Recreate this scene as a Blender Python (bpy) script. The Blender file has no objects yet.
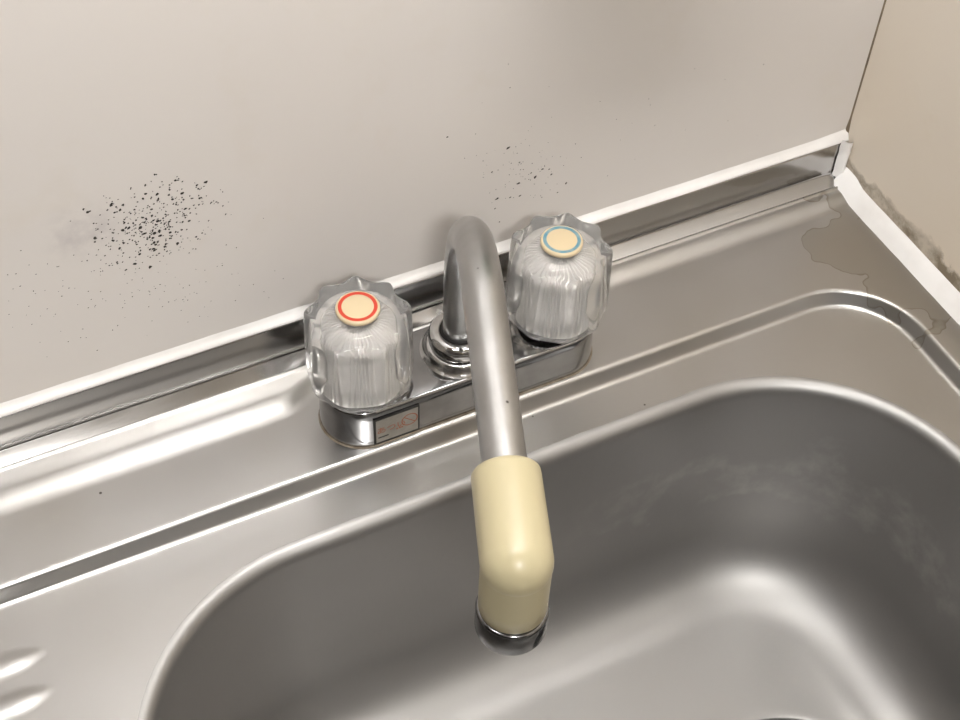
import bpy, bmesh, math, random
from mathutils import Vector, Matrix, noise

random.seed(7)
S = bpy.context.scene
COL = S.collection
PI = math.pi
MM = 0.001

# ------------------------------------------------------------------ camera
# World axes: X along the back wall (right +), Y towards the back wall, Z up.
# Origin: deck surface under the middle of the faucet.  Lengths in metres.
F_PX = 1442.0
CAM = Vector((-0.20438, -0.40255, 0.54581))
YAW, PITCH, ROLL = 0.49197, 0.86518, 0.05111
FWD = Vector((math.sin(YAW) * math.cos(PITCH), math.cos(YAW) * math.cos(PITCH), -math.sin(PITCH)))
_r = FWD.cross(Vector((0, 0, 1))).normalized()
_u = _r.cross(FWD)
RIGHT = _r * math.cos(ROLL) + _u * math.sin(ROLL)
UP = -_r * math.sin(ROLL) + _u * math.cos(ROLL)
cd = bpy.data.cameras.new('camera')
cd.sensor_fit = 'HORIZONTAL'
cd.sensor_width = 36.0
cd.lens = 36.0 * F_PX / 960.0
cd.clip_start = 0.01
cd.clip_end = 20
cam = bpy.data.objects.new('camera', cd)
m = Matrix((RIGHT, UP, -FWD)).transposed().to_4x4()
m.translation = CAM
cam.matrix_world = m
COL.objects.link(cam)
S.camera = cam


def on_wall(px, py, y):
    """photo pixel -> point on the plane Y = y (the back wall)."""
    d = FWD + RIGHT * ((px - 480) / F_PX) - UP * ((py - 360) / F_PX)
    return CAM + d * ((y - CAM.y) / d.y)


# ------------------------------------------------------------------ world, lamps, exposure
w = bpy.data.worlds.new('world')
S.world = w
w.use_nodes = True
w.node_tree.nodes['Background'].inputs[0].default_value = (1.0, 0.95, 0.88, 1)
w.node_tree.nodes['Background'].inputs[1].default_value = 0.05
CEILING_LAMP_STRENGTH = 112.0
SINK_LAMP_STRENGTH = 19.0
S.view_settings.view_transform = 'Standard'
S.view_settings.look = 'None'
S.view_settings.gamma = 1.0
S.view_settings.use_curve_mapping = False
S.view_settings.exposure = 0.80


# ------------------------------------------------------------------ helpers
def link(o, parent=None):
    COL.objects.link(o)
    if parent is not None:
        o.parent = parent
    return o


def tag(o, label=None, cat=None, group=None, kind=None):
    if label: o['label'] = label
    if cat: o['category'] = cat
    if group: o['group'] = group
    if kind: o['kind'] = kind
    return o


def empty(name, loc=(0, 0, 0)):
    o = bpy.data.objects.new(name, None)
    o.location = loc
    o.empty_display_size = 0.02
    return link(o)


def mesh(name, verts, faces, mat, parent=None, smooth=True, loc=None):
    me = bpy.data.meshes.new(name)
    me.from_pydata([tuple(v) for v in verts], [], faces)
    me.update()
    bm = bmesh.new(); bm.from_mesh(me)
    bmesh.ops.recalc_face_normals(bm, faces=bm.faces)
    bm.to_mesh(me); bm.free()
    if smooth:
        me.polygons.foreach_set('use_smooth', [True] * len(me.polygons))
    me.materials.append(mat)
    o = bpy.data.objects.new(name, me)
    if loc is not None:
        o.location = loc
    return link(o, parent)


def flat_edges(o, ang=35):
    """sharpen edges steeper than ang degrees."""
    me = o.data
    bm = bmesh.new(); bm.from_mesh(me)
    for e in bm.edges:
        if len(e.link_faces) == 2 and e.calc_face_angle(0) > math.radians(ang):
            e.smooth = False
    bm.to_mesh(me); bm.free()
    return o


def box(name, a, b, mat, parent=None, bevel=0.0):
    bm = bmesh.new()
    bmesh.ops.create_cube(bm, size=1.0)
    c = [(a[i] + b[i]) / 2 for i in range(3)]
    d = [abs(b[i] - a[i]) for i in range(3)]
    for v in bm.verts:
        v.co = Vector((c[0] + v.co.x * d[0], c[1] + v.co.y * d[1], c[2] + v.co.z * d[2]))
    if bevel:
        bmesh.ops.bevel(bm, geom=bm.edges[:], offset=bevel, segments=2, affect='EDGES', profile=0.5)
    me = bpy.data.meshes.new(name); bm.to_mesh(me); bm.free()
    me.materials.append(mat)
    return link(bpy.data.objects.new(name, me), parent)


def loft(loops, close_loop=True, cap_start=False, cap_end=False):
    n = len(loops[0]); V = []; Fs = []
    for L in loops: V += list(L)
    for k in range(len(loops) - 1):
        for i in range(n if close_loop else n - 1):
            j = (i + 1) % n
            Fs.append((k * n + i, k * n + j, (k + 1) * n + j, (k + 1) * n + i))
    if cap_start: Fs.append(tuple(reversed(range(n))))
    if cap_end: Fs.append(tuple(range((len(loops) - 1) * n, len(loops) * n)))
    return V, Fs


def lathe(name, prof, mat, parent=None, loc=None, n=64, rfun=None):
    """prof: list of (r, z) in mm; closed on the axis when r == 0."""
    loops = []
    for r, z in prof:
        L = []
        for i in range(n):
            t = 2 * PI * i / n
            rr = rfun(r, z, t) if rfun else r
            L.append((rr * math.cos(t) * MM, rr * math.sin(t) * MM, z * MM))
        loops.append(L)
    V, Fs = loft(loops)
    me = bpy.data.meshes.new(name)
    me.from_pydata(V, [], Fs); me.update()
    bm = bmesh.new(); bm.from_mesh(me)
    bmesh.ops.remove_doubles(bm, verts=bm.verts, dist=1e-7)
    bmesh.ops.dissolve_degenerate(bm, edges=bm.edges, dist=1e-8)
    bmesh.ops.recalc_face_normals(bm, faces=bm.faces)
    bm.to_mesh(me); bm.free()
    me.polygons.foreach_set('use_smooth', [True] * len(me.polygons))
    me.materials.append(mat)
    o = bpy.data.objects.new(name, me)
    if loc is not None: o.location = loc
    return link(o, parent)


def rrect(x0, x1, y0, y1, R, z, nc=20, ns=24):
    """rounded rectangle loop, counter-clockwise, in mm -> m; same topology for every call."""
    if not isinstance(R, (list, tuple)): R = [R] * 4          # RB, LB, LF, RF  (back = +y)
    P = []
    cs = [(x1 - R[0], y1 - R[0], 0, R[0]), (x0 + R[1], y1 - R[1], PI / 2, R[1]),
          (x0 + R[2], y0 + R[2], PI, R[2]), (x1 - R[3], y0 + R[3], 1.5 * PI, R[3])]
    arcs = []
    for cx, cy, a0, r in cs:
        arcs.append([(cx + r * math.cos(a0 + PI / 2 * k / nc), cy + r * math.sin(a0 + PI / 2 * k / nc)) for k in range(nc + 1)])
    for k in range(4):
        P += arcs[k]
        a = arcs[k][-1]; b = arcs[(k + 1) % 4][0]
        for i in range(1, ns):
            t = i / ns
            P.append((a[0] + (b[0] - a[0]) * t, a[1] + (b[1] - a[1]) * t))
    return [(x * MM, y * MM, z * MM) for x, y in P]


# ------------------------------------------------------------------ materials
def new_mat(name):
    mt = bpy.data.materials.new(name)
    mt.use_nodes = True
    nt = mt.node_tree
    return mt, nt, nt.nodes['Principled BSDF']


def N(nt, typ, **kw):
    n = nt.nodes.new(typ)
    for k, v in kw.items(): setattr(n, k, v)
    return n


def coords(nt, scale=(1, 1, 1), rot=(0, 0, 0)):
    g = N(nt, 'ShaderNodeNewGeometry')
    mp = N(nt, 'ShaderNodeMapping')
    mp.inputs['Scale'].default_value = scale
    mp.inputs['Rotation'].default_value = rot
    nt.links.new(g.outputs['Position'], mp.inputs['Vector'])
    return mp.outputs[0]


def noise_tex(nt, vec, scale, detail=3, rough=0.5, dist=0.0):
    n = N(nt, 'ShaderNodeTexNoise')
    n.inputs['Scale'].default_value = scale
    n.inputs['Detail'].default_value = detail
    n.inputs['Roughness'].default_value = rough
    n.inputs['Distortion'].default_value = dist
    nt.links.new(vec, n.inputs['Vector'])
    return n.outputs['Fac']


def maprange(nt, src, a, b, c, d, smooth=False):
    n = N(nt, 'ShaderNodeMapRange')
    if smooth: n.interpolation_type = 'SMOOTHSTEP'
    nt.links.new(src, n.inputs[0])
    for i, v in enumerate((a, b, c, d)): n.inputs[i + 1].default_value = v
    return n.outputs[0]


def math_n(nt, op, a, b=None, clamp=False):
    n = N(nt, 'ShaderNodeMath', operation=op)
    n.use_clamp = clamp
    for i, v in enumerate((a, b)):
        if v is None: continue
        if isinstance(v, (int, float)): n.inputs[i].default_value = v
        else: nt.links.new(v, n.inputs[i])
    return n.outputs[0]


def mix_col(nt, fac, a, b):
    n = N(nt, 'ShaderNodeMix', data_type='RGBA')
    if isinstance(fac, (int, float)): n.inputs[0].default_value = fac
    else: nt.links.new(fac, n.inputs[0])
    for i, v in ((6, a), (7, b)):
        if isinstance(v, tuple): n.inputs[i].default_value = (*v, 1)
        else: nt.links.new(v, n.inputs[i])
    return n.outputs[2]


def bump(nt, bs, h, strength, dist):
    n = N(nt, 'ShaderNodeBump')
    n.inputs['Strength'].default_value = strength
    n.inputs['Distance'].default_value = dist
    nt.links.new(h, n.inputs['Height'])
    nt.links.new(n.outputs[0], bs.inputs['Normal'])


def plain(name, col, rough=0.5, metal=0.0, spec=0.5):
    mt, nt, b = new_mat(name)
    b.inputs['Base Color'].default_value = (*col, 1)
    b.inputs['Roughness'].default_value = rough
    b.inputs['Metallic'].default_value = metal
    b.inputs['Specular IOR Level'].default_value = spec
    return mt


def mottled(name, c1, c2, rough=0.5, scale=20, metal=0.0, r2=None, bumpd=0.0, bscale=400, spec=0.5):
    mt, nt, b = new_mat(name)
    v = coords(nt)
    f = maprange(nt, noise_tex(nt, v, scale, 4, 0.55), 0.35, 0.7, 0, 1)
    nt.links.new(mix_col(nt, f, c1, c2), b.inputs['Base Color'])
    b.inputs['Roughness'].default_value = rough
    if r2 is not None:
        nt.links.new(maprange(nt, noise_tex(nt, v, scale * 2.3, 5, 0.6), 0.35, 0.7, rough, r2), b.inputs['Roughness'])
    b.inputs['Metallic'].default_value = metal
    b.inputs['Specular IOR Level'].default_value = spec
    if bumpd: bump(nt, b, noise_tex(nt, v, bscale, 2), 0.5, bumpd)
    return mt


def steel(name, base, r_lo, r_hi, stain=False, watermark=False, brush=(2, 14, 14), tint=(0.44, 0.42, 0.385), bmp=0.0):
    mt, nt, b = new_mat(name)
    b.inputs['Metallic'].default_value = 1.0
    v = coords(nt)
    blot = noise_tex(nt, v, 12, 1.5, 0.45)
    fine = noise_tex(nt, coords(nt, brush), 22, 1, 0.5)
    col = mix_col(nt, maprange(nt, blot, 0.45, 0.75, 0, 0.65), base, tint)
    rr = math_n(nt, 'ADD', maprange(nt, blot, 0.3, 0.7, r_lo, r_hi), maprange(nt, fine, 0.3, 0.7, -0.01, 0.01))
    if watermark:
        # pale limescale band half way down the bowl
        g = N(nt, 'ShaderNodeNewGeometry')
        sx = N(nt, 'ShaderNodeSeparateXYZ'); nt.links.new(g.outputs['Position'], sx.inputs[0])
        zz = math_n(nt, 'ADD', sx.outputs['Z'], maprange(nt, noise_tex(nt, v, 18, 4, 0.6), 0.3, 0.7, -0.025, 0.025))
        band = math_n(nt, 'MULTIPLY', maprange(nt, zz, -0.088, -0.074, 0, 1, True), maprange(nt, zz, -0.066, -0.050, 1, 0, True))
        band = math_n(nt, 'MULTIPLY', band, maprange(nt, noise_tex(nt, v, 70, 4, 0.6), 0.4, 0.65, 0.05, 0.5))
        band = math_n(nt, 'MULTIPLY', band, maprange(nt, sx.outputs['X'], 0.02, 0.09, 0, 1, True))
        col = mix_col(nt, band, col, (0.52, 0.51, 0.49))
    if stain:
        # dried water mark near the wall corner: an irregular patch with a darker rim
        g = N(nt, 'ShaderNodeNewGeometry')
        sub = N(nt, 'ShaderNodeVectorMath', operation='SUBTRACT')
        nt.links.new(g.outputs['Position'], sub.inputs[0]); sub.inputs[1].default_value = (0.238, -0.016, 0)
        rot = N(nt, 'ShaderNodeMapping'); rot.inputs['Rotation'].default_value = (0, 0, -0.25); rot.inputs['Scale'].default_value = (1.3, 0.62, 1)
        nt.links.new(sub.outputs[0], rot.inputs['Vector'])
        ln = N(nt, 'ShaderNodeVectorMath', operation='LENGTH'); nt.links.new(rot.outputs[0], ln.inputs[0])
        nz = noise_tex(nt, v, 30, 2.5, 0.5)
        d = math_n(nt, 'ADD', ln.outputs['Value'], maprange(nt, nz, 0.25, 0.75, -0.026, 0.026))
        inside = maprange(nt, d, 0.0296, 0.0300, 1, 0)
        rim = math_n(nt, 'MULTIPLY', maprange(nt, d, 0.0282, 0.0297, 0, 1), inside)
        col = mix_col(nt, math_n(nt, 'MULTIPLY', inside, 0.45), col, (0.36, 0.33, 0.28))
        col = mix_col(nt, math_n(nt, 'MULTIPLY', rim, 0.55), col, (0.20, 0.17, 0.12))
        # small dark rust and grime specks
        vo = N(nt, 'ShaderNodeTexVoronoi'); vo.inputs['Scale'].default_value = 34
        nt.links.new(v, vo.inputs['Vector'])
        sp = maprange(nt, vo.outputs['Distance'], 0.018, 0.028, 1, 0)
        col = mix_col(nt, math_n(nt, 'MULTIPLY', sp, 0.85), col, (0.05, 0.04, 0.03))
    nt.links.new(col, b.inputs['Base Color'])
    nt.links.new(rr, b.inputs['Roughness'])
    if bmp: bump(nt, b, fine, 0.5, bmp)
    return mt


M_deck = steel('brushed_steel_deck', (0.52, 0.512, 0.50), 0.295, 0.36, stain=True)
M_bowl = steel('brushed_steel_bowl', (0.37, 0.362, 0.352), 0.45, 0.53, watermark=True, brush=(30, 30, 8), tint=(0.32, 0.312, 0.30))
M_guard = steel('polished_steel_guard', (0.45, 0.44, 0.43), 0.10, 0.2, brush=(2, 14, 14), tint=(0.34, 0.33, 0.32))
M_chrome = mottled('chrome', (0.72, 0.72, 0.72), (0.50, 0.49, 0.47), 0.05, 60, 1.0, r2=0.16)
M_chrome_worn = mottled('worn_chrome', (0.66, 0.655, 0.645), (0.50, 0.49, 0.475), 0.16, 45, 1.0, r2=0.25)
M_chrome_dark = mottled('grimy_chrome', (0.26, 0.26, 0.265), (0.10, 0.10, 0.10), 0.14, 90, 1.0, r2=0.25)
M_plate = mottled('plate_chrome', (0.36, 0.36, 0.365), (0.25, 0.25, 0.25), 0.07, 50, 1.0, r2=0.18)
M_spout = mottled('dulled_chrome', (0.47, 0.47, 0.47), (0.38, 0.38, 0.375), 0.285, 45, 1.0, r2=0.36)
_nt = M_spout.node_tree
_b = _nt.nodes['Principled BSDF']
_vo = N(_nt, 'ShaderNodeTexVoronoi'); _vo.inputs['Scale'].default_value = 95
_nt.links.new(coords(_nt), _vo.inputs['Vector'])
_src = _b.inputs['Base Color'].links[0].from_socket
_nt.links.new(mix_col(_nt, maprange(_nt, _vo.outputs['Distance'], 0.05, 0.085, 0.9, 0), _src, (0.03, 0.027, 0.025)), _b.inputs['Base Color'])
M_beige = mottled('cream_plastic', (0.47, 0.415, 0.262), (0.45, 0.39, 0.242), 0.33, 12)
M_button = plain('cream_button', (0.62, 0.50, 0.32), 0.35)
M_red = plain('red_print', (0.55, 0.05, 0.025), 0.4)
M_blue = mottled('worn_blue_print', (0.08, 0.24, 0.33), (0.26, 0.36, 0.36), 0.4, 300)
M_black = plain('flat_black', (0.012, 0.011, 0.010), 0.6)
M_sealant = mottled('white_silicone', (0.84, 0.82, 0.80), (0.72, 0.69, 0.66), 0.38, 30, bumpd=0.0004, bscale=90)
M_sticker = mottled('sticker', (0.30, 0.28, 0.245), (0.21, 0.195, 0.165), 0.4, 160)
M_print = plain('orange_print', (0.30, 0.09, 0.04), 0.5)
M_wood = mottled('cabinet_laminate', (0.42, 0.34, 0.26), (0.36, 0.28, 0.21), 0.5, 4)
M_ceiling = plain('ceiling_paint', (0.72, 0.69, 0.64), 0.8)
M_roomwall = plain('room_wall_paint', (0.09, 0.082, 0.075), 0.8)
M_floor = mottled('vinyl_floor', (0.12, 0.085, 0.06), (0.09, 0.065, 0.045), 0.5, 6)
M_white = plain('white_enamel', (0.8, 0.8, 0.78), 0.4)


def emission(name, col, s):
    mt = bpy.data.materials.new(name); mt.use_nodes = True
    nt = mt.node_tree
    nt.nodes.remove(nt.nodes['Principled BSDF'])
    e = N(nt, 'ShaderNodeEmission')
    e.inputs[0].default_value = (*col, 1); e.inputs[1].default_value = s
    nt.links.new(e.outputs[0], nt.nodes['Material Output'].inputs[0])
    return mt


def acrylic():
    mt, nt, b = new_mat('clear_acrylic')
    b.inputs['Base Color'].default_value = (0.97, 0.965, 0.95, 1)
    b.inputs['Transmission Weight'].default_value = 0.88
    b.inputs['IOR'].default_value = 1.38
    b.inputs['Roughness'].default_value = 0.03
    return mt


M_acrylic = acrylic()
M_core = plain('frosted_silver_core', (0.92, 0.90, 0.89), 0.16, 0.6)


def wall_mat(name, c1, c2, c3, rough, stain_axis=None, smudge=None):
    """melamine wall panel with faint yellowing, optional brown grime along its foot."""
    mt, nt, b = new_mat(name)
    v = coords(nt)
    n1 = noise_tex(nt, v, 5, 4, 0.5)
    n2 = noise_tex(nt, v, 28, 4, 0.6)
    col = mix_col(nt, maprange(nt, n1, 0.35, 0.7, 0, 1), c1, c2)
    col = mix_col(nt, maprange(nt, n2, 0.58, 0.78, 0, 0.5), col, c3)
    if stain_axis:
        g = N(nt, 'ShaderNodeNewGeometry')
        sx = N(nt, 'ShaderNodeSeparateXYZ'); nt.links.new(g.outputs['Position'], sx.inputs[0])
        nz = noise_tex(nt, v, 55, 5, 0.65)
        nb = noise_tex(nt, v, 17, 3, 0.5)
        h = math_n(nt, 'ADD', sx.outputs['Z'], maprange(nt, nz, 0.3, 0.7, -0.006, 0.006))
        h = math_n(nt, 'ADD', h, maprange(nt, nb, 0.3, 0.7, 0.006, -0.006))
        g1 = maprange(nt, h, 0.0165, 0.0200, 1, 0)
        g2 = maprange(nt, nz, 0.36, 0.56, 0.3, 0.95)
        col = mix_col(nt, math_n(nt, 'MULTIPLY', g1, g2), col, (0.20, 0.155, 0.10))
    if smudge is not None:
        # faint grey smear of wiped mould
        g = N(nt, 'ShaderNodeNewGeometry')
        sb = N(nt, 'ShaderNodeVectorMath', operation='DISTANCE'); nt.links.new(g.outputs['Position'], sb.inputs[0]); sb.inputs[1].default_value = smudge
        n3 = noise_tex(nt, v, 90, 4, 0.6)
        fm = math_n(nt, 'MULTIPLY', maprange(nt, sb.outputs['Value'], 0.004, 0.022, 1, 0, True), maprange(nt, n3, 0.45, 0.7, 0.02, 0.38))
        col = mix_col(nt, fm, col, (0.34, 0.31, 0.33))
    nt.links.new(col, b.inputs['Base Color'])
    b.inputs['Roughness'].default_value = rough
    bump(nt, b, n2, 0.25, 0.0003)
    return mt


M_wall_back = wall_mat('back_wall_panel', (0.66, 0.622, 0.588), (0.645, 0.604, 0.565), (0.63, 0.58, 0.52), 0.36, smudge=tuple(on_wall(82, 232, 0.0484)))
M_wall_right = wall_mat('right_wall_panel', (0.72, 0.65, 0.56), (0.70, 0.615, 0.505), (0.655, 0.56, 0.44), 0.42, stain_axis=True)

# ------------------------------------------------------------------ room shell
YW = 0.0484          # face of the back wall
XR = 0.2579          # face of the right wall
X0, Y0, ZF, ZC = -1.75, -2.0, -0.82, 1.55


def shell(name, a, b, mat):
    o = box(name, a, b, mat)
    return tag(o, kind='structure')


shell('wall_back', (X0 - 0.1, YW, ZF - 0.1), (XR + 0.1, YW + 0.1, ZC + 0.1), M_wall_back)
shell('wall_right', (XR, Y0 - 0.1, ZF - 0.1), (XR + 0.1, YW, ZC + 0.1), M_wall_right)
shell('wall_left', (X0 - 0.1, Y0 - 0.1, ZF - 0.1), (X0, YW, ZC + 0.1), M_roomwall)
shell('wall_front', (X0, Y0 - 0.1, ZF - 0.1), (XR, Y0, ZC + 0.1), M_roomwall)
shell('floor', (X0, Y0, ZF - 0.1), (XR, YW, ZF), M_floor)
shell('ceiling', (X0, Y0, ZC), (XR, YW, ZC + 0.1), M_ceiling)
# dark open joint in the corner of the two panels
M_joint = mottled('joint_dirt', (0.22, 0.17, 0.11), (0.10, 0.075, 0.05), 0.8, 120)
V, Fs = [], []
for k in range(41):
    z = 0.030 + k * 0.012
    wd = 0.0007 + 0.0009 * noise.noise(Vector((0, 0, z * 60))) ** 2 + (0.0012 if k == 0 else 0)
    V += [(XR - wd, YW, z), (XR - wd * 0.6, YW - wd * 0.6, z), (XR, YW - wd, z)]
    if k:
        a = 3 * (k - 1)
        Fs += [(a, a + 1, a + 4, a + 3), (a + 1, a + 2, a + 5, a + 4)]
tag(mesh('trim_1', V, Fs, M_joint), kind='structure')

# ------------------------------------------------------------------ lamps and wall cabinet out of view, added shade rack
cl = empty('ceiling_lamp', (-0.47, -1.42, ZC))
tag(cl, 'round white ceiling lamp to the left above the kitchen', 'lamp')
lathe('housing', [(0, 0), (128, 0), (130, -8), (130, -30), (124, -34), (118, -34)], M_white, cl)
lathe('diffuser', [(0, -62), (50, -60), (90, -54), (112, -44), (120, -33)], emission('lamp_diffuser', (1.0, 0.985, 0.965), CEILING_LAMP_STRENGTH), cl)

uc = empty('wall_cabinet', (-0.75, YW, 0.98))
tag(uc, 'brown laminate wall cabinet hung above the sink', 'cabinet')
box('body', (-0.95, -0.34, 0.0), (0.995, -0.002, 0.56), M_wood, uc, 0.003)
for k in range(4):
    d = box('door', (-0.94 + k * 0.485, -0.358, 0.006), (-0.94 + k * 0.485 + 0.478, -0.341, 0.554), M_wood, uc, 0.002)
    box('handle', (-0.94 + k * 0.485 + 0.19, -0.372, 0.02), (-0.94 + k * 0.485 + 0.29, -0.3585, 0.032), M_chrome, d, 0.002)

sl = empty('sink_lamp', (-0.03, -0.12, 0.68))
tag(sl, 'long slim white fluorescent sink lamp bracketed to the back wall', 'lamp')
box('housing', (-0.22, -0.045, -0.030), (0.22, 0.045, -0.0005), M_white, sl, 0.004)
box('bracket', (-0.05, 0.0452, -0.030), (0.05, 0.1680, -0.010), M_white, sl, 0.002)
box('diffuser', (-0.20, -0.028, -0.055), (0.20, 0.028, -0.0302), emission('tube_diffuser', (1.0, 0.985, 0.97), SINK_LAMP_STRENGTH), sl, 0.004)

sr = empty('added_shade_rack', (0.094, YW, 0.226))  # unseen rack, added to cast the dim wedge on the back wall
tag(sr, 'pale green plastic rack added out of view to shade the back wall', 'rack')
M_green = plain('pale_green_plastic', (0.42, 0.55, 0.45), 0.4)
box('back_plate', (-0.044, -0.004, 0.0), (0.044, -0.0003, 0.060), M_green, sr, 0.0015)
box('tray', (-0.044, -0.045, 0.0), (0.044, -0.0042, 0.004), M_green, sr, 0.001)
box('front_lip', (-0.044, -0.045, 0.0042), (0.044, -0.042, 0.022), M_green, sr, 0.001)
for sx in (-1, 1):
    box('side_wall', (sx * 0.044 - 0.0015 - sx * 0.0015, -0.0418, 0.0042), (sx * 0.044 + 0.0015 - sx * 0.0015, -0.0042, 0.030), M_green, sr, 0.0008)

# ------------------------------------------------------------------ base cabinet
bc = empty('base_cabinet', (0, 0, ZF))
tag(bc, 'brown laminate base cabinet carrying the steel sink top', 'cabinet')
for nm, a, b in (('side_panel', (-0.895, -0.50, 0.0), (-0.877, 0.03, 0.775)), ('side_panel', (0.235, -0.50, 0.0), (0.252, 0.03, 0.775)),
                 ('bottom_panel', (-0.877, -0.50, 0.08), (0.235, 0.03, 0.098)), ('kick_board', (-0.877, -0.45, 0.0), (0.235, -0.435, 0.08))):
    box(nm, a, b, M_wood, bc)
for k in range(3):
    d = box('door', (-0.893 + k * 0.382, -0.52, 0.09), (-0.893 + k * 0.382 + 0.378, -0.502, 0.765), M_wood, bc, 0.002)
    box('handle', (-0.893 + k * 0.382 + 0.14, -0.536, 0.72), (-0.893 + k * 0.382 + 0.24, -0.5205, 0.732), M_chrome, d, 0.002)

# ------------------------------------------------------------------ stainless sink top
sink = empty('kitchen_sink', (0, 0, 0))
tag(sink, 'stainless steel sink top with deep rounded bowl and raised back guard', 'sink')
DX0, DX1, DY0, DY1 = -900, 253, -528, 6            # outer deck
RX0, RX1, RY0, RY1 = -860, 233.2, -505, -22.6      # recessed field (outer edge of the step)
BX0, BX1, BY0, BY1 = -203.5, 206.0, -400, -51.5    # bowl mouth
ZR = -8.4                                          # level of the recessed field

loops = [rrect(DX0, DX1, DY0, DY1, 1, -26), rrect(DX0, DX1, DY0, DY1, 1, -2.5), rrect(DX0 + 0.7, DX1 - 0.0, DY0 + 0.7, DY1, 1, -0.7),
         rrect(DX0 + 2.5, DX1, DY0 + 2.5, DY1, 1, 0)]
RC = [44, 30, 30, 44]
for o_, z in ((-2.0, 0), (-1.0, -0.06), (-0.2, -0.25), (0.5, -0.7), (1.0, -1.3), (1.35, -2.0), (3.3, -6.0), (3.7, -6.8), (4.2, -7.5), (4.9, -8.0), (5.8, -8.3), (7.0, ZR)):
    loops.append(rrect(RX0 + o_, RX1 - o_, RY0 + o_, RY1 - o_, [r - o_ for r in RC], z))
loops.append(rrect(BX0 - 6, BX1 + 6, BY0 - 6, BY1 + 6, 103, ZR))
loops.append(rrect(BX0 - 3, BX1 + 3, BY0 - 3, BY1 + 3, 100, ZR))
V, Fs = loft(loops)
flat_edges(mesh('deck', V, Fs, M_deck, sink), 50)

DEPTH = -160.0
prof = [(-3, ZR), (-1.6, ZR - 0.1), (-0.4, ZR - 0.45), (0.8, ZR - 1.1), (1.8, ZR - 1.95), (2.7, ZR - 3.0), (3.4, ZR - 4.3), (3.9, ZR - 5.8), (4.2, ZR - 7.5)]
d0 = math.radians(4.0)
RF = 40.0
zf = DEPTH + RF - RF * math.sin(d0)
oF = 4.2 + (ZR - 7.5 - zf) * math.tan(d0)
for k in range(1, 9):
    t = k / 8
    prof.append((4.2 + (oF - 4.2) * t, ZR - 7.5 + (zf - (ZR - 7.5)) * t))
for k in range(1, 15):
    a = d0 + (PI / 2 - d0 - 0.02) * k / 14
    prof.append((oF + RF * (math.cos(d0) - math.cos(a)), DEPTH + RF - RF * math.sin(a)))
bl = []
for o_, z in prof:
    bl.append(rrect(BX0 + o_, BX1 - o_, BY0 + o_, BY1 - o_, max(97 - o_, 30), z))
# floor: blend the rounded rectangle into the drain circle
DCX, DCY, DR = 94.0, -216.6, 60.0
last = bl[-1]
circ = []
for p in last:
    a = math.atan2(p[1] / MM - DCY, p[0] / MM - DCX)
    circ.append((DCX + DR * math.cos(a), DCY + DR * math.sin(a)))
for t, dz in ((0.25, -0.7), (0.5, -1.4), (0.75, -2.0), (0.95, -2.3)):
    bl.append([(p[0] + (c[0] * MM - p[0]) * t, p[1] + (c[1] * MM - p[1]) * t, (DEPTH + dz) * MM) for p, c in zip(last, circ)])
for r, z in ((60, -2.4), (58.6, -2.7), (57.6, -3.6), (57.0, -5.5), (56.5, -9)):
    bl.append([((DCX + (c[0] - DCX) * r / DR) * MM, (DCY + (c[1] - DCY) * r / DR) * MM, (DEPTH + z) * MM) for c in circ])
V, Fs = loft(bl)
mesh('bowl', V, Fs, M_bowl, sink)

# drain: dark rubber cover in a steel flange
dr = lathe('drain_flange', [(56.4, -8), (54, -8.6), (50, -9.5), (47, -12), (46, -40), (0, -41)], M_chrome_dark, sink, (DCX * MM, DCY * MM, DEPTH * MM))
lathe('rubber_cover', [(0, -13), (12, -13), (13, -14.2), (30, -14.5), (45.5, -14), (45.5, -17), (0, -18)], plain('black_rubber', (0.02, 0.02, 0.02), 0.6), sink, (DCX * MM, DCY * MM, DEPTH * MM))

# back guard: cove, rolled edge, ledge, upright, top flange (profile in y,z mm, swept along X)
LEDGE_H = 3.1


def rise_start(x):
    """where the rise begins (mm); it keeps clear of the faucet and stays back to the right of it."""
    t = min(1.0, max(0.0, (x + 85.0) / 22.0))
    return 12.0 + 10.2 * t * t * (3 - 2 * t)


def deck_z(y, x=200.0):
    """height of the deck at the back (mm): a soft rise, flat ledge behind it."""
    y0 = rise_start(x)
    t = min(1.0, max(0.0, (y - y0) / (13.0 - 0.2 * (y0 - 12.0))))
    return LEDGE_H * (t * t * (3 - 2 * t))


pf = [(6, 0.0), (10, 0.0)] + [(12 + 22.6 * k / 36, -1) for k in range(0, 37)]
pf[-1] = (34.6, LEDGE_H)
ye, ze = pf[-1]
pf += [(ye + 0.5, ze + 0.15), (ye + 0.9, ze + 0.55), (ye + 1.4, ze + 0.85), (ye + 2.0, ze + 0.8), (ye + 2.4, ze + 0.4), (ye + 2.6, ze - 0.5)]
n_cove = len(pf)
pf += [(ye + 2.9, ze - 0.6), (ye + 3.3, ze - 0.1), (43.6, 6.4), (44.3, 7.1), (44.5, 8.2), (44.6, 27.2), (44.8, 27.7), (45.3, 27.9), (48.2, 28.0)]
nx = 400


def sweep(name, pts, mat):
    loops = []
    for k in range(nx + 1):
        x = (DX0 + (DX1 - DX0) * k / nx)
        loops.append([(x * MM, y * MM, ((deck_z(y, x) if z == -1 else z) + (0.15 * math.sin(x * 0.02) if z > 10 else 0)) * MM) for y, z in pts])
    V, Fs = loft(loops, close_loop=False)
    return flat_edges(mesh(name, V, Fs, mat, sink), 50)


sweep('deck_ledge', pf[:n_cove], M_deck)
sweep('back_guard', pf[n_cove - 1:], M_guard)

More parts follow.
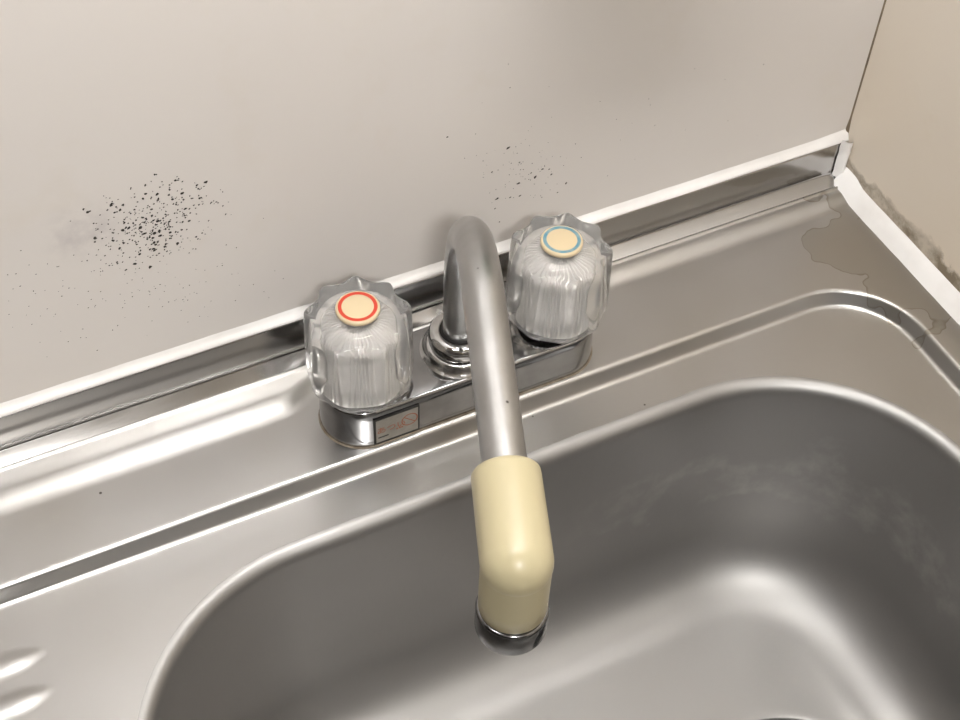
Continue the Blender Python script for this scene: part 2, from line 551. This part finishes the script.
# pressed drainboard ribs left of the bowl
for k in range(9):
    y0 = -56.0 - 19.0 * k - (0 if k < 2 else 0)
    xe = -221 - 1.5 * k + (0 if k < 3 else 0)
    loops = []
    W_ = 7.2
    xs = [xe - 0.0, xe - 2, xe - 4, xe - 7, xe - 10, xe - 14, xe - 18] + [xe - 18 - 40 * j for j in range(1, 15)] + [xe - 590, xe - 594, xe - 600]
    for x in xs:
        e = min(1, (xe - x) / 16.0, (x - (xe - 600)) / 10.0)
        hgt = 1.5 * (0.5 - 0.5 * math.cos(PI * max(0, min(1, e))))
        ww = W_ * (0.35 + 0.65 * math.sin(PI / 2 * max(0, min(1, e))))
        loops.append([(x * MM, (y0 + ww * u) * MM, (ZR + 0.02 + hgt * (0.5 + 0.5 * math.cos(PI * u))) * MM) for u in [i / 8 - 1 for i in range(17)]])
    V, Fs = loft(loops, close_loop=False)
    mesh('drainboard_rib', V, Fs, M_deck, sink)

# ------------------------------------------------------------------ faucet
fc = empty('faucet', (0, 0, 0.0001))
tag(fc, 'two handle chrome kitchen faucet with clear handles and cream spout end', 'faucet')

# base plate (stadium)
PL, PW, PH = 71.6, 20.5, 24.0


def stadium(inset, z, lift=0.0):
    L, Wd = PL - inset, PW - inset
    P = []
    for k in range(25):
        a = -PI / 2 + PI * k / 24
        P.append(((L - Wd + Wd * math.cos(a)) * MM, Wd * math.sin(a) * MM, z * MM))
    for k in range(25):
        a = PI / 2 + PI * k / 24
        P.append(((-(L - Wd) + Wd * math.cos(a)) * MM, Wd * math.sin(a) * MM, z * MM))
    return P


loops = [stadium(0.3, 0.05), stadium(0.0, 0.6), stadium(0.15, 4), stadium(0.6, 18), stadium(0.9, 22.2), stadium(1.2, 23.2), stadium(1.8, 23.8), stadium(2.6, 24.0), stadium(10, 24.0), stadium(19, 24.0)]
V, Fs = loft(loops, cap_end=True)
plate = flat_edges(mesh('base_plate', V, Fs, M_plate, fc), 40)
loops = [stadium(-0.6, 0.0), stadium(-0.5, 0.35), stadium(0.5, 0.5)]
V, Fs = loft(loops)
mesh('grime_ring', V, Fs, mottled('brown_grime', (0.16, 0.12, 0.08), (0.30, 0.26, 0.20), 0.6, 200), plate)

# sticker on the front face
box('warning_sticker', (-53.6 * MM, -20.62 * MM, 1.2 * MM), (-30.4 * MM, -19.9 * MM, 19.6 * MM), M_black, plate)
box('sticker_face', (-52.6 * MM, -20.72 * MM, 2.4 * MM), (-31.2 * MM, -20.5 * MM, 18.6 * MM), M_sticker, plate)


def text_part(name, body, size, x, z, mat, parent, y=-20.78):
    cu = bpy.data.curves.new(name, 'FONT')
    cu.body = body; cu.size = size; cu.extrude = 0.00003
    t = bpy.data.objects.new(name + '_src', cu)
    COL.objects.link(t)
    dg = bpy.context.evaluated_depsgraph_get()
    me = bpy.data.meshes.new_from_object(t.evaluated_get(dg))
    bpy.data.objects.remove(t)
    bpy.data.curves.remove(cu)
    me.materials.clear(); me.materials.append(mat)
    o = bpy.data.objects.new(name, me)
    o.rotation_euler = (PI / 2, 0, 0)
    o.location = (x * MM, y * MM, z * MM)
    return link(o, parent)


text_part('lettering', 'あつい', 0.0050, -52.4, 9.0, M_print, plate)
box('dash_mark', (-51.6 * MM, -20.8 * MM, 5.4 * MM), (-46.4 * MM, -20.7 * MM, 6.1 * MM), M_black, plate)
for k, x in enumerate((-42.4, -41.0, -39.8)):
    box('small_mark', (x * MM, -20.8 * MM, 7.6 * MM), ((x + 0.8) * MM, -20.7 * MM, 8.5 * MM), M_print, plate)
# prohibition sign: ring + slash
V, Fs = [], []
n = 40
for k in range(n):
    a = 2 * PI * k / n
    for r in (3.6, 4.2):
        V.append(((-35.6 + r * math.cos(a)) * MM, -20.8 * MM, (11.8 + r * math.sin(a)) * MM))
for k in range(n):
    a, b = 2 * k, 2 * ((k + 1) % n)
    Fs.append((a, a + 1, b + 1, b))
b0 = len(V)
for s, e in ((-1, -0.25), (-1, 0.25), (1, 0.25), (1, -0.25)):
    dx, dz = 0.72, -0.69
    V.append(((-35.6 + s * 3.8 * dx - e * dz) * MM, -20.8 * MM, (11.8 + s * 3.8 * dz + e * dx) * MM))
Fs.append((b0, b0 + 1, b0 + 2, b0 + 3))
mesh('prohibition_mark', V, Fs, M_print, plate, smooth=False)

# spout foot: flared flange and swivel nut
fl = lathe('spout_flange', [(19.2, 24.0), (18.4, 24.5), (17.4, 25.4), (16.6, 26.8), (16.0, 28.2), (15.0, 28.8), (12, 28.8)], M_chrome_worn, fc)
lathe('gasket', [(14.2, 28.6), (14.2, 30.2), (11, 30.2)], M_black, fl)
nut = lathe('spout_nut', [(12, 29.9), (14.4, 29.9), (15.0, 30.5), (15.2, 31.6), (15.3, 34.0), (15.0, 35.8), (14.0, 37.3), (12.4, 38.1), (10.6, 38.2), (9.6, 37.6), (9.2, 36.6)], M_chrome, fc)
lathe('seal_ring', [(9.3, 36.4), (9.3, 37.9), (8.2, 38.3)], M_black, nut)

# spout tube, horizontal direction PHI
PHI = math.radians(-110.0)
H, RB, SL, SO, RT, RCAP = 137.9, 66.4, math.radians(7.1), 183.8, 8.3, 12.9
dxy = Vector((math.cos(PHI), math.sin(PHI), 0))
side = Vector((-dxy.y, dxy.x, 0))


def P3(s, h): return (dxy * s + Vector((0, 0, h))) * MM


path = [(0, z) for z in (34, 45, 55, 64)]
for k in range(0, 41):
    t = (PI / 2 + SL) * k / 40
    path.append((RB - RB * math.cos(t), H - RB + RB * math.sin(t)))
s1, h1 = path[-1]
LL = (SO - s1) / math.cos(SL)
for k in range(1, 9):
    u = LL * 0.9 * k / 8
    path.append((s1 + u * math.cos(SL), h1 - u * math.sin(SL)))
E_S, E_H = SO, h1 - LL * math.sin(SL)


def tube(path, radii, n=40):
    loops = []
    for i, (s, h) in enumerate(path):
        a = path[max(0, i - 1)]; b = path[min(len(path) - 1, i + 1)]
        T = (P3(*b) - P3(*a)).normalized()
        Bn = side
        Nn = Bn.cross(T).normalized()
        c = P3(s, h)
        loops.append([c + (Bn * math.cos(2 * PI * j / n) + Nn * math.sin(2 * PI * j / n)) * radii[i] * MM for j in range(n)])
    return loops


V, Fs = loft(tube(path, [RT] * len(path)), cap_start=True, cap_end=True)
spout = flat_edges(mesh('spout', V, Fs, M_spout, fc), 60)

# cream spout end: sleeve over the tube with a ball end, outlet pointing down
T = Vector((dxy.x * math.cos(SL), dxy.y * math.cos(SL), -math.sin(SL)))
Nn = side.cross(T).normalized()
ec = P3(E_S, E_H)
loops = []
for u, r in ((-34.5, 8.4), (-35.2, 9.5), (-35.4, 11.0), (-35.2, 11.9), (-34.4, 12.5), (-33, 12.7), (-20, 12.8), (-8, RCAP), (0, RCAP)):
    loops.append((u, r))
for k in range(1, 13):
    a = PI / 2 * k / 12
    loops.append((RCAP * math.sin(a) * 1.0, max(RCAP * math.cos(a), 0.02)))
loops = [[ec + T * u * MM + (side * math.cos(2 * PI * j / 48) + Nn * math.sin(2 * PI * j / 48)) * r * MM for j in range(48)] for u, r in loops]
V, Fs = loft(loops, cap_end=True)
V = [Vector(v) for v in V]
b0 = len(V)
pl = [(RCAP - 0.25, -2), (RCAP - 0.3, -10), (RCAP - 0.35, -20), (RCAP - 0.35, -27.8), (RCAP - 0.9, -28.5), (9, -28.6)]
L2 = [[ec + Vector((r * math.cos(2 * PI * j / 48), r * math.sin(2 * PI * j / 48), z)) * MM for j in range(48)] for r, z in pl]
V2, F2 = loft(L2)
V += V2; Fs = list(Fs) + [tuple(i + b0 for i in f) for f in F2]
cap = flat_edges(mesh('spout_end', V, Fs, M_beige, fc), 50)
lathe('gap_seal', [(12.2, -28.2), (12.2, -29.8), (9, -29.8)], M_black, cap, ec)
tag(lathe('aerator_ring', [(10.5, -29.2), (12.6, -29.0), (13.2, -29.5), (13.4, -30.4), (13.4, -41.0), (13.1, -42.2), (12.2, -42.8), (10.8, -42.6), (10.2, -41.0), (10.0, -36), (0, -36)], M_chrome_dark, cap, ec), 'knurled dark chrome aerator ring at the outlet')


# clear fluted handles
def make_handle(x, ang, print_mat, print_name, label):
    loc = (x * MM, 0, 0)

    def lob(amp):
        def f(r, z, t):
            if r < 12: return r
            k = 0.5 - 0.5 * math.cos(9 * (t - ang))
            k = k ** 0.8
            a = amp * (0.3 + 0.7 * min(1, max(0, (z - 31) / 36)) ** 1.5)
            return r - a * k * min(1, max(0, (r - 19.9) / 4))
        return f

    outer = [(19.6, 30.0), (20.2, 29.4), (22.5, 29.4), (24.0, 30.2), (24.9, 32.0), (25.3, 35), (25.2, 44), (25.0, 52), (24.8, 60), (24.5, 66.5), (24.3, 69.6), (23.7, 71.0), (22.4, 71.7),
             (19, 71.9), (15, 72.0), (11, 72.1), (6, 72.1), (0, 72.1)]
    inner = [(0, 69.0), (8, 68.9), (12, 68.2), (15.6, 66.8), (18.4, 64.6), (19.3, 61.6), (19.6, 57), (19.8, 45), (19.6, 30.0)]
    h = lathe('handle', outer + inner, M_acrylic, fc, loc, n=180, rfun=lambda r, z, t: (lob(3.6)(r, z, t) if True else r))
    h['label'] = label
    NR = 48

    def flute(r, z, t):
        k = min(1.0, max(0.0, (r - 5) / 7)) * min(1.0, max(0.0, (z - 30.3) / 5.0))
        return r + 1.0 * k * math.cos(NR * t)
    # ribbed silver core: vertical flutes, radial flutes on its shoulder
    prof = [(17.9, 30.4), (18.2, 33), (18.3, 45), (18.1, 57), (17.8, 61.5), (17.2, 64.2), (14.5, 66.3), (10.5, 67.6), (7, 68.0), (0, 68.1)]
    loops = []
    n = NR * 6
    for r, z in prof:
        L = []
        for i in range(n):
            t = 2 * PI * i / n
            rr = flute(r, z, t)
            zz = z - (1.0 * (1 - math.cos(NR * t)) * min(1, max(0, (r - 5) / 6)) if z > 60 else 0)
            L.append((rr * math.cos(t) * MM, rr * math.sin(t) * MM, zz * MM))
        loops.append(L)
    V, Fs = loft(loops)
    core = mesh('ribbed_core', V, Fs, M_core, h)
    lathe('stem', [(11.5, 24.0), (11.5, 27), (9.5, 28), (9.0, 34), (0, 34)], M_chrome_dark, h, None, n=40)
    lathe('shade_disc', [(16, 24.02), (16, 24.9), (11, 25.2)], M_black, h, None, n=48)  # black disc painting the shade in the gap under the handle
    lathe('button_neck', [(7.6, 71.9), (7.9, 72.6), (8.6, 73.3), (9.0, 73.6), (0, 73.6)], M_chrome, h, None, n=40)
    lathe('button', [(8.6, 73.3), (9.5, 73.6), (9.95, 74.4), (9.95, 75.2), (9.6, 75.9), (9.0, 76.15), (0, 76.2)], M_button, h, None, n=64)
    V, Fs = [], []
    for k in range(64):
        a = 2 * PI * k / 64
        for r in (7.15, 8.75):
            V.append((r * math.cos(a) * MM, r * math.sin(a) * MM, 76.26 * MM))
    for k in range(64):
        a, b = 2 * k, 2 * ((k + 1) % 64)
        Fs.append((a, a + 1, b + 1, b))
    mesh(print_name, V, Fs, print_mat, h, smooth=False)
    return h


make_handle(-51, math.radians(70.5), M_red, 'red_ring', 'clear fluted handle with a red ringed button')
make_handle(51, math.radians(53.5), M_blue, 'blue_ring', 'clear fluted handle with a worn blue ringed button')


# ------------------------------------------------------------------ silicone sealant
def bead(name, prof_fn, n, label):
    loops = [prof_fn(k / (n - 1)) for k in range(n)]
    V, Fs = loft(loops, close_loop=False)
    o = mesh(name, V, Fs, M_sealant)
    return tag(o, label, 'sealant', 'white sealant beads around the sink top')


def nz(a, b, s=1.0): return s * noise.noise(Vector((a, b, 3.1)))


def top_prof(t):
    x = -880 + t * (880 + 257.7)
    P = []
    base = [(44.9, 28.05), (44.95, 28.9), (45.5, 29.6), (46.4, 30.2), (47.2, 31.0), (47.9, 32.0), (48.35, 33.0)]
    for i, (y, z) in enumerate(base):
        k = min(1, i * 0.5)
        P.append((x * MM, (y + nz(x * 0.03, i, 0.18)) * MM if i < 6 else 48.38 * MM, (z + k * nz(x * 0.05, i * 0.7 + 9, 0.35) + (1.4 * max(0, (x - 238) / 20) if i > 2 else 0)) * MM))
    return P


bead('sealant_bead', top_prof, 220, 'white sealant bead along the top of the steel back guard')


def right_prof(t):
    y = 41 - t * 560
    wd = 7.2 + nz(y * 0.06, 2, 0.35) + (0.8 * max(0, (y - 20) / 20))
    P = []
    for i in range(8):
        a = i / 7
        xx = XR / MM - wd * (1 - a) ** 1.0 + (0.0 if i else 0)
        zz = 0.05 + 9.0 * a ** 1.25 + 1.3 * math.sin(PI * a) + nz(y * 0.09, i * 0.8, 0.3) * (0 if i == 0 else 1)
        if i == 7: xx = XR / MM - 0.05
        P.append((xx * MM, y * MM, zz * MM))
    P = [(p[0], p[1], p[2] + deck_z(y) * MM) for p in P]
    return P


bead('sealant_bead', right_prof, 200, 'thick white sealant bead between the deck and the right wall')


def corner_prof(t):
    z = 6 + t * 25.5
    P = []
    for i in range(8):
        a = i / 7
        x = 251.6 + 6.25 * a
        y = 43.9 - 3.2 * math.sin(PI * a) ** 0.8 - 2.0 * a + nz(z * 0.14, i * 0.9, 0.7)
        P.append(((x + (nz(z * 0.2, 5, 0.8) if i < 7 else 0)) * MM, y * MM, z * MM))
    return P


bead('sealant_bead', corner_prof, 30, 'short upright white sealant bead in the wall corner')

# ------------------------------------------------------------------ black mould on the back wall


def speckles(name, spots, label):
    V, Fs = [], []
    for px, py, r, el in spots:
        c = on_wall(px, py, YW - 0.0001)
        n = 7
        a0 = random.random() * 6.28
        tilt = random.gauss(0.5, 0.5)
        b0 = len(V)
        V.append((c.x, YW - 0.00025, c.z))
        for k in range(n):
            a = a0 + 2 * PI * k / n
            rr = 1.25 * r * random.uniform(0.7, 1.25)
            u, v = rr * el * math.cos(a), rr / el * math.sin(a)
            V.append((c.x + (u * math.cos(tilt) - v * math.sin(tilt)) * MM, YW - 0.00006, c.z + (u * math.sin(tilt) + v * math.cos(tilt)) * MM))
        for k in range(n):
            Fs.append((b0, b0 + 1 + k, b0 + 1 + (k + 1) % n))
    o = mesh(name, V, Fs, M_mould, smooth=False)
    return tag(o, label, 'mould', kind='stuff')


M_mould = mottled('black_mould', (0.012, 0.010, 0.009), (0.05, 0.04, 0.03), 0.8, 260)
big = [(208, 228), (310, 197), (350, 218), (362, 196), (325, 230), (450, 170), (460, 148), (590, 90), (512, 150), (515, 267), (437, 296), (362, 307), (320, 353),
       (348, 385), (500, 395), (498, 360), (435, 412), (337, 446), (415, 453), (548, 368), (568, 316), (500, 320), (578, 172), (635, 213), (723, 97), (240, 342), (496, 388), (215, 225),
       (190, 215), (525, 330), (480, 468), (600, 365), (620, 145), (455, 322), (520, 310), (375, 480)]
sp = [(40 + x / 4.364, 160 + y / 4.364, random.uniform(0.42, 0.75), random.uniform(1.0, 1.35)) for x, y in big]
for k in range(420):
    u, v = random.gauss(0, 1), random.gauss(0, 1)
    if u * u + v * v > 5.5: continue
    sp.append((152 + 33 * u, 222 + 21 * v - 0.25 * 33 * u, min(0.62, random.uniform(0.14, 0.3) + random.expovariate(9) * 0.6), random.uniform(1, 1.3)))
for k in range(130):
    sp.append((random.gauss(160, 55), random.gauss(275, 32), random.uniform(0.11, 0.26), 1.1))
for k in range(34):
    sp.append((random.uniform(5, 100), random.uniform(255, 360), random.uniform(0.12, 0.26), 1.2))
sp = [s for s in sp if s[1] < 385 - 0.3235 * s[0]]
speckles('black_mould', sp, 'dense patch of black mould specks on the left of the wall')
big2 = [(432, 192), (540, 308), (390, 393), (440, 390), (475, 333), (525, 292), (480, 383), (380, 435), (398, 488), (597, 277), (570, 277), (665, 333), (630, 370), (368, 288), (478, 250), (605, 298), (190, 148)]
sp = [(400 + x / 4, 100 + y / 4, random.uniform(0.3, 0.52), random.uniform(1.1, 1.5)) for x, y in big2]
sp += [(400 + x / 4, 100 + y / 4, 0.62, 1.5) for x, y in ((388, 396), (541, 309), (474, 334), (433, 192))]
for k in range(75):
    sp.append((random.gauss(527, 22), random.gauss(170, 18), random.uniform(0.1, 0.24), 1.1))
for k in range(30):
    sp.append((random.uniform(440, 780), random.uniform(60, 180), random.uniform(0.1, 0.22), 1.1))
sp = [s for s in sp if s[1] < 385 - 0.3235 * s[0]]
speckles('black_mould', sp, 'sparse patch of black mould specks above the blue handle')
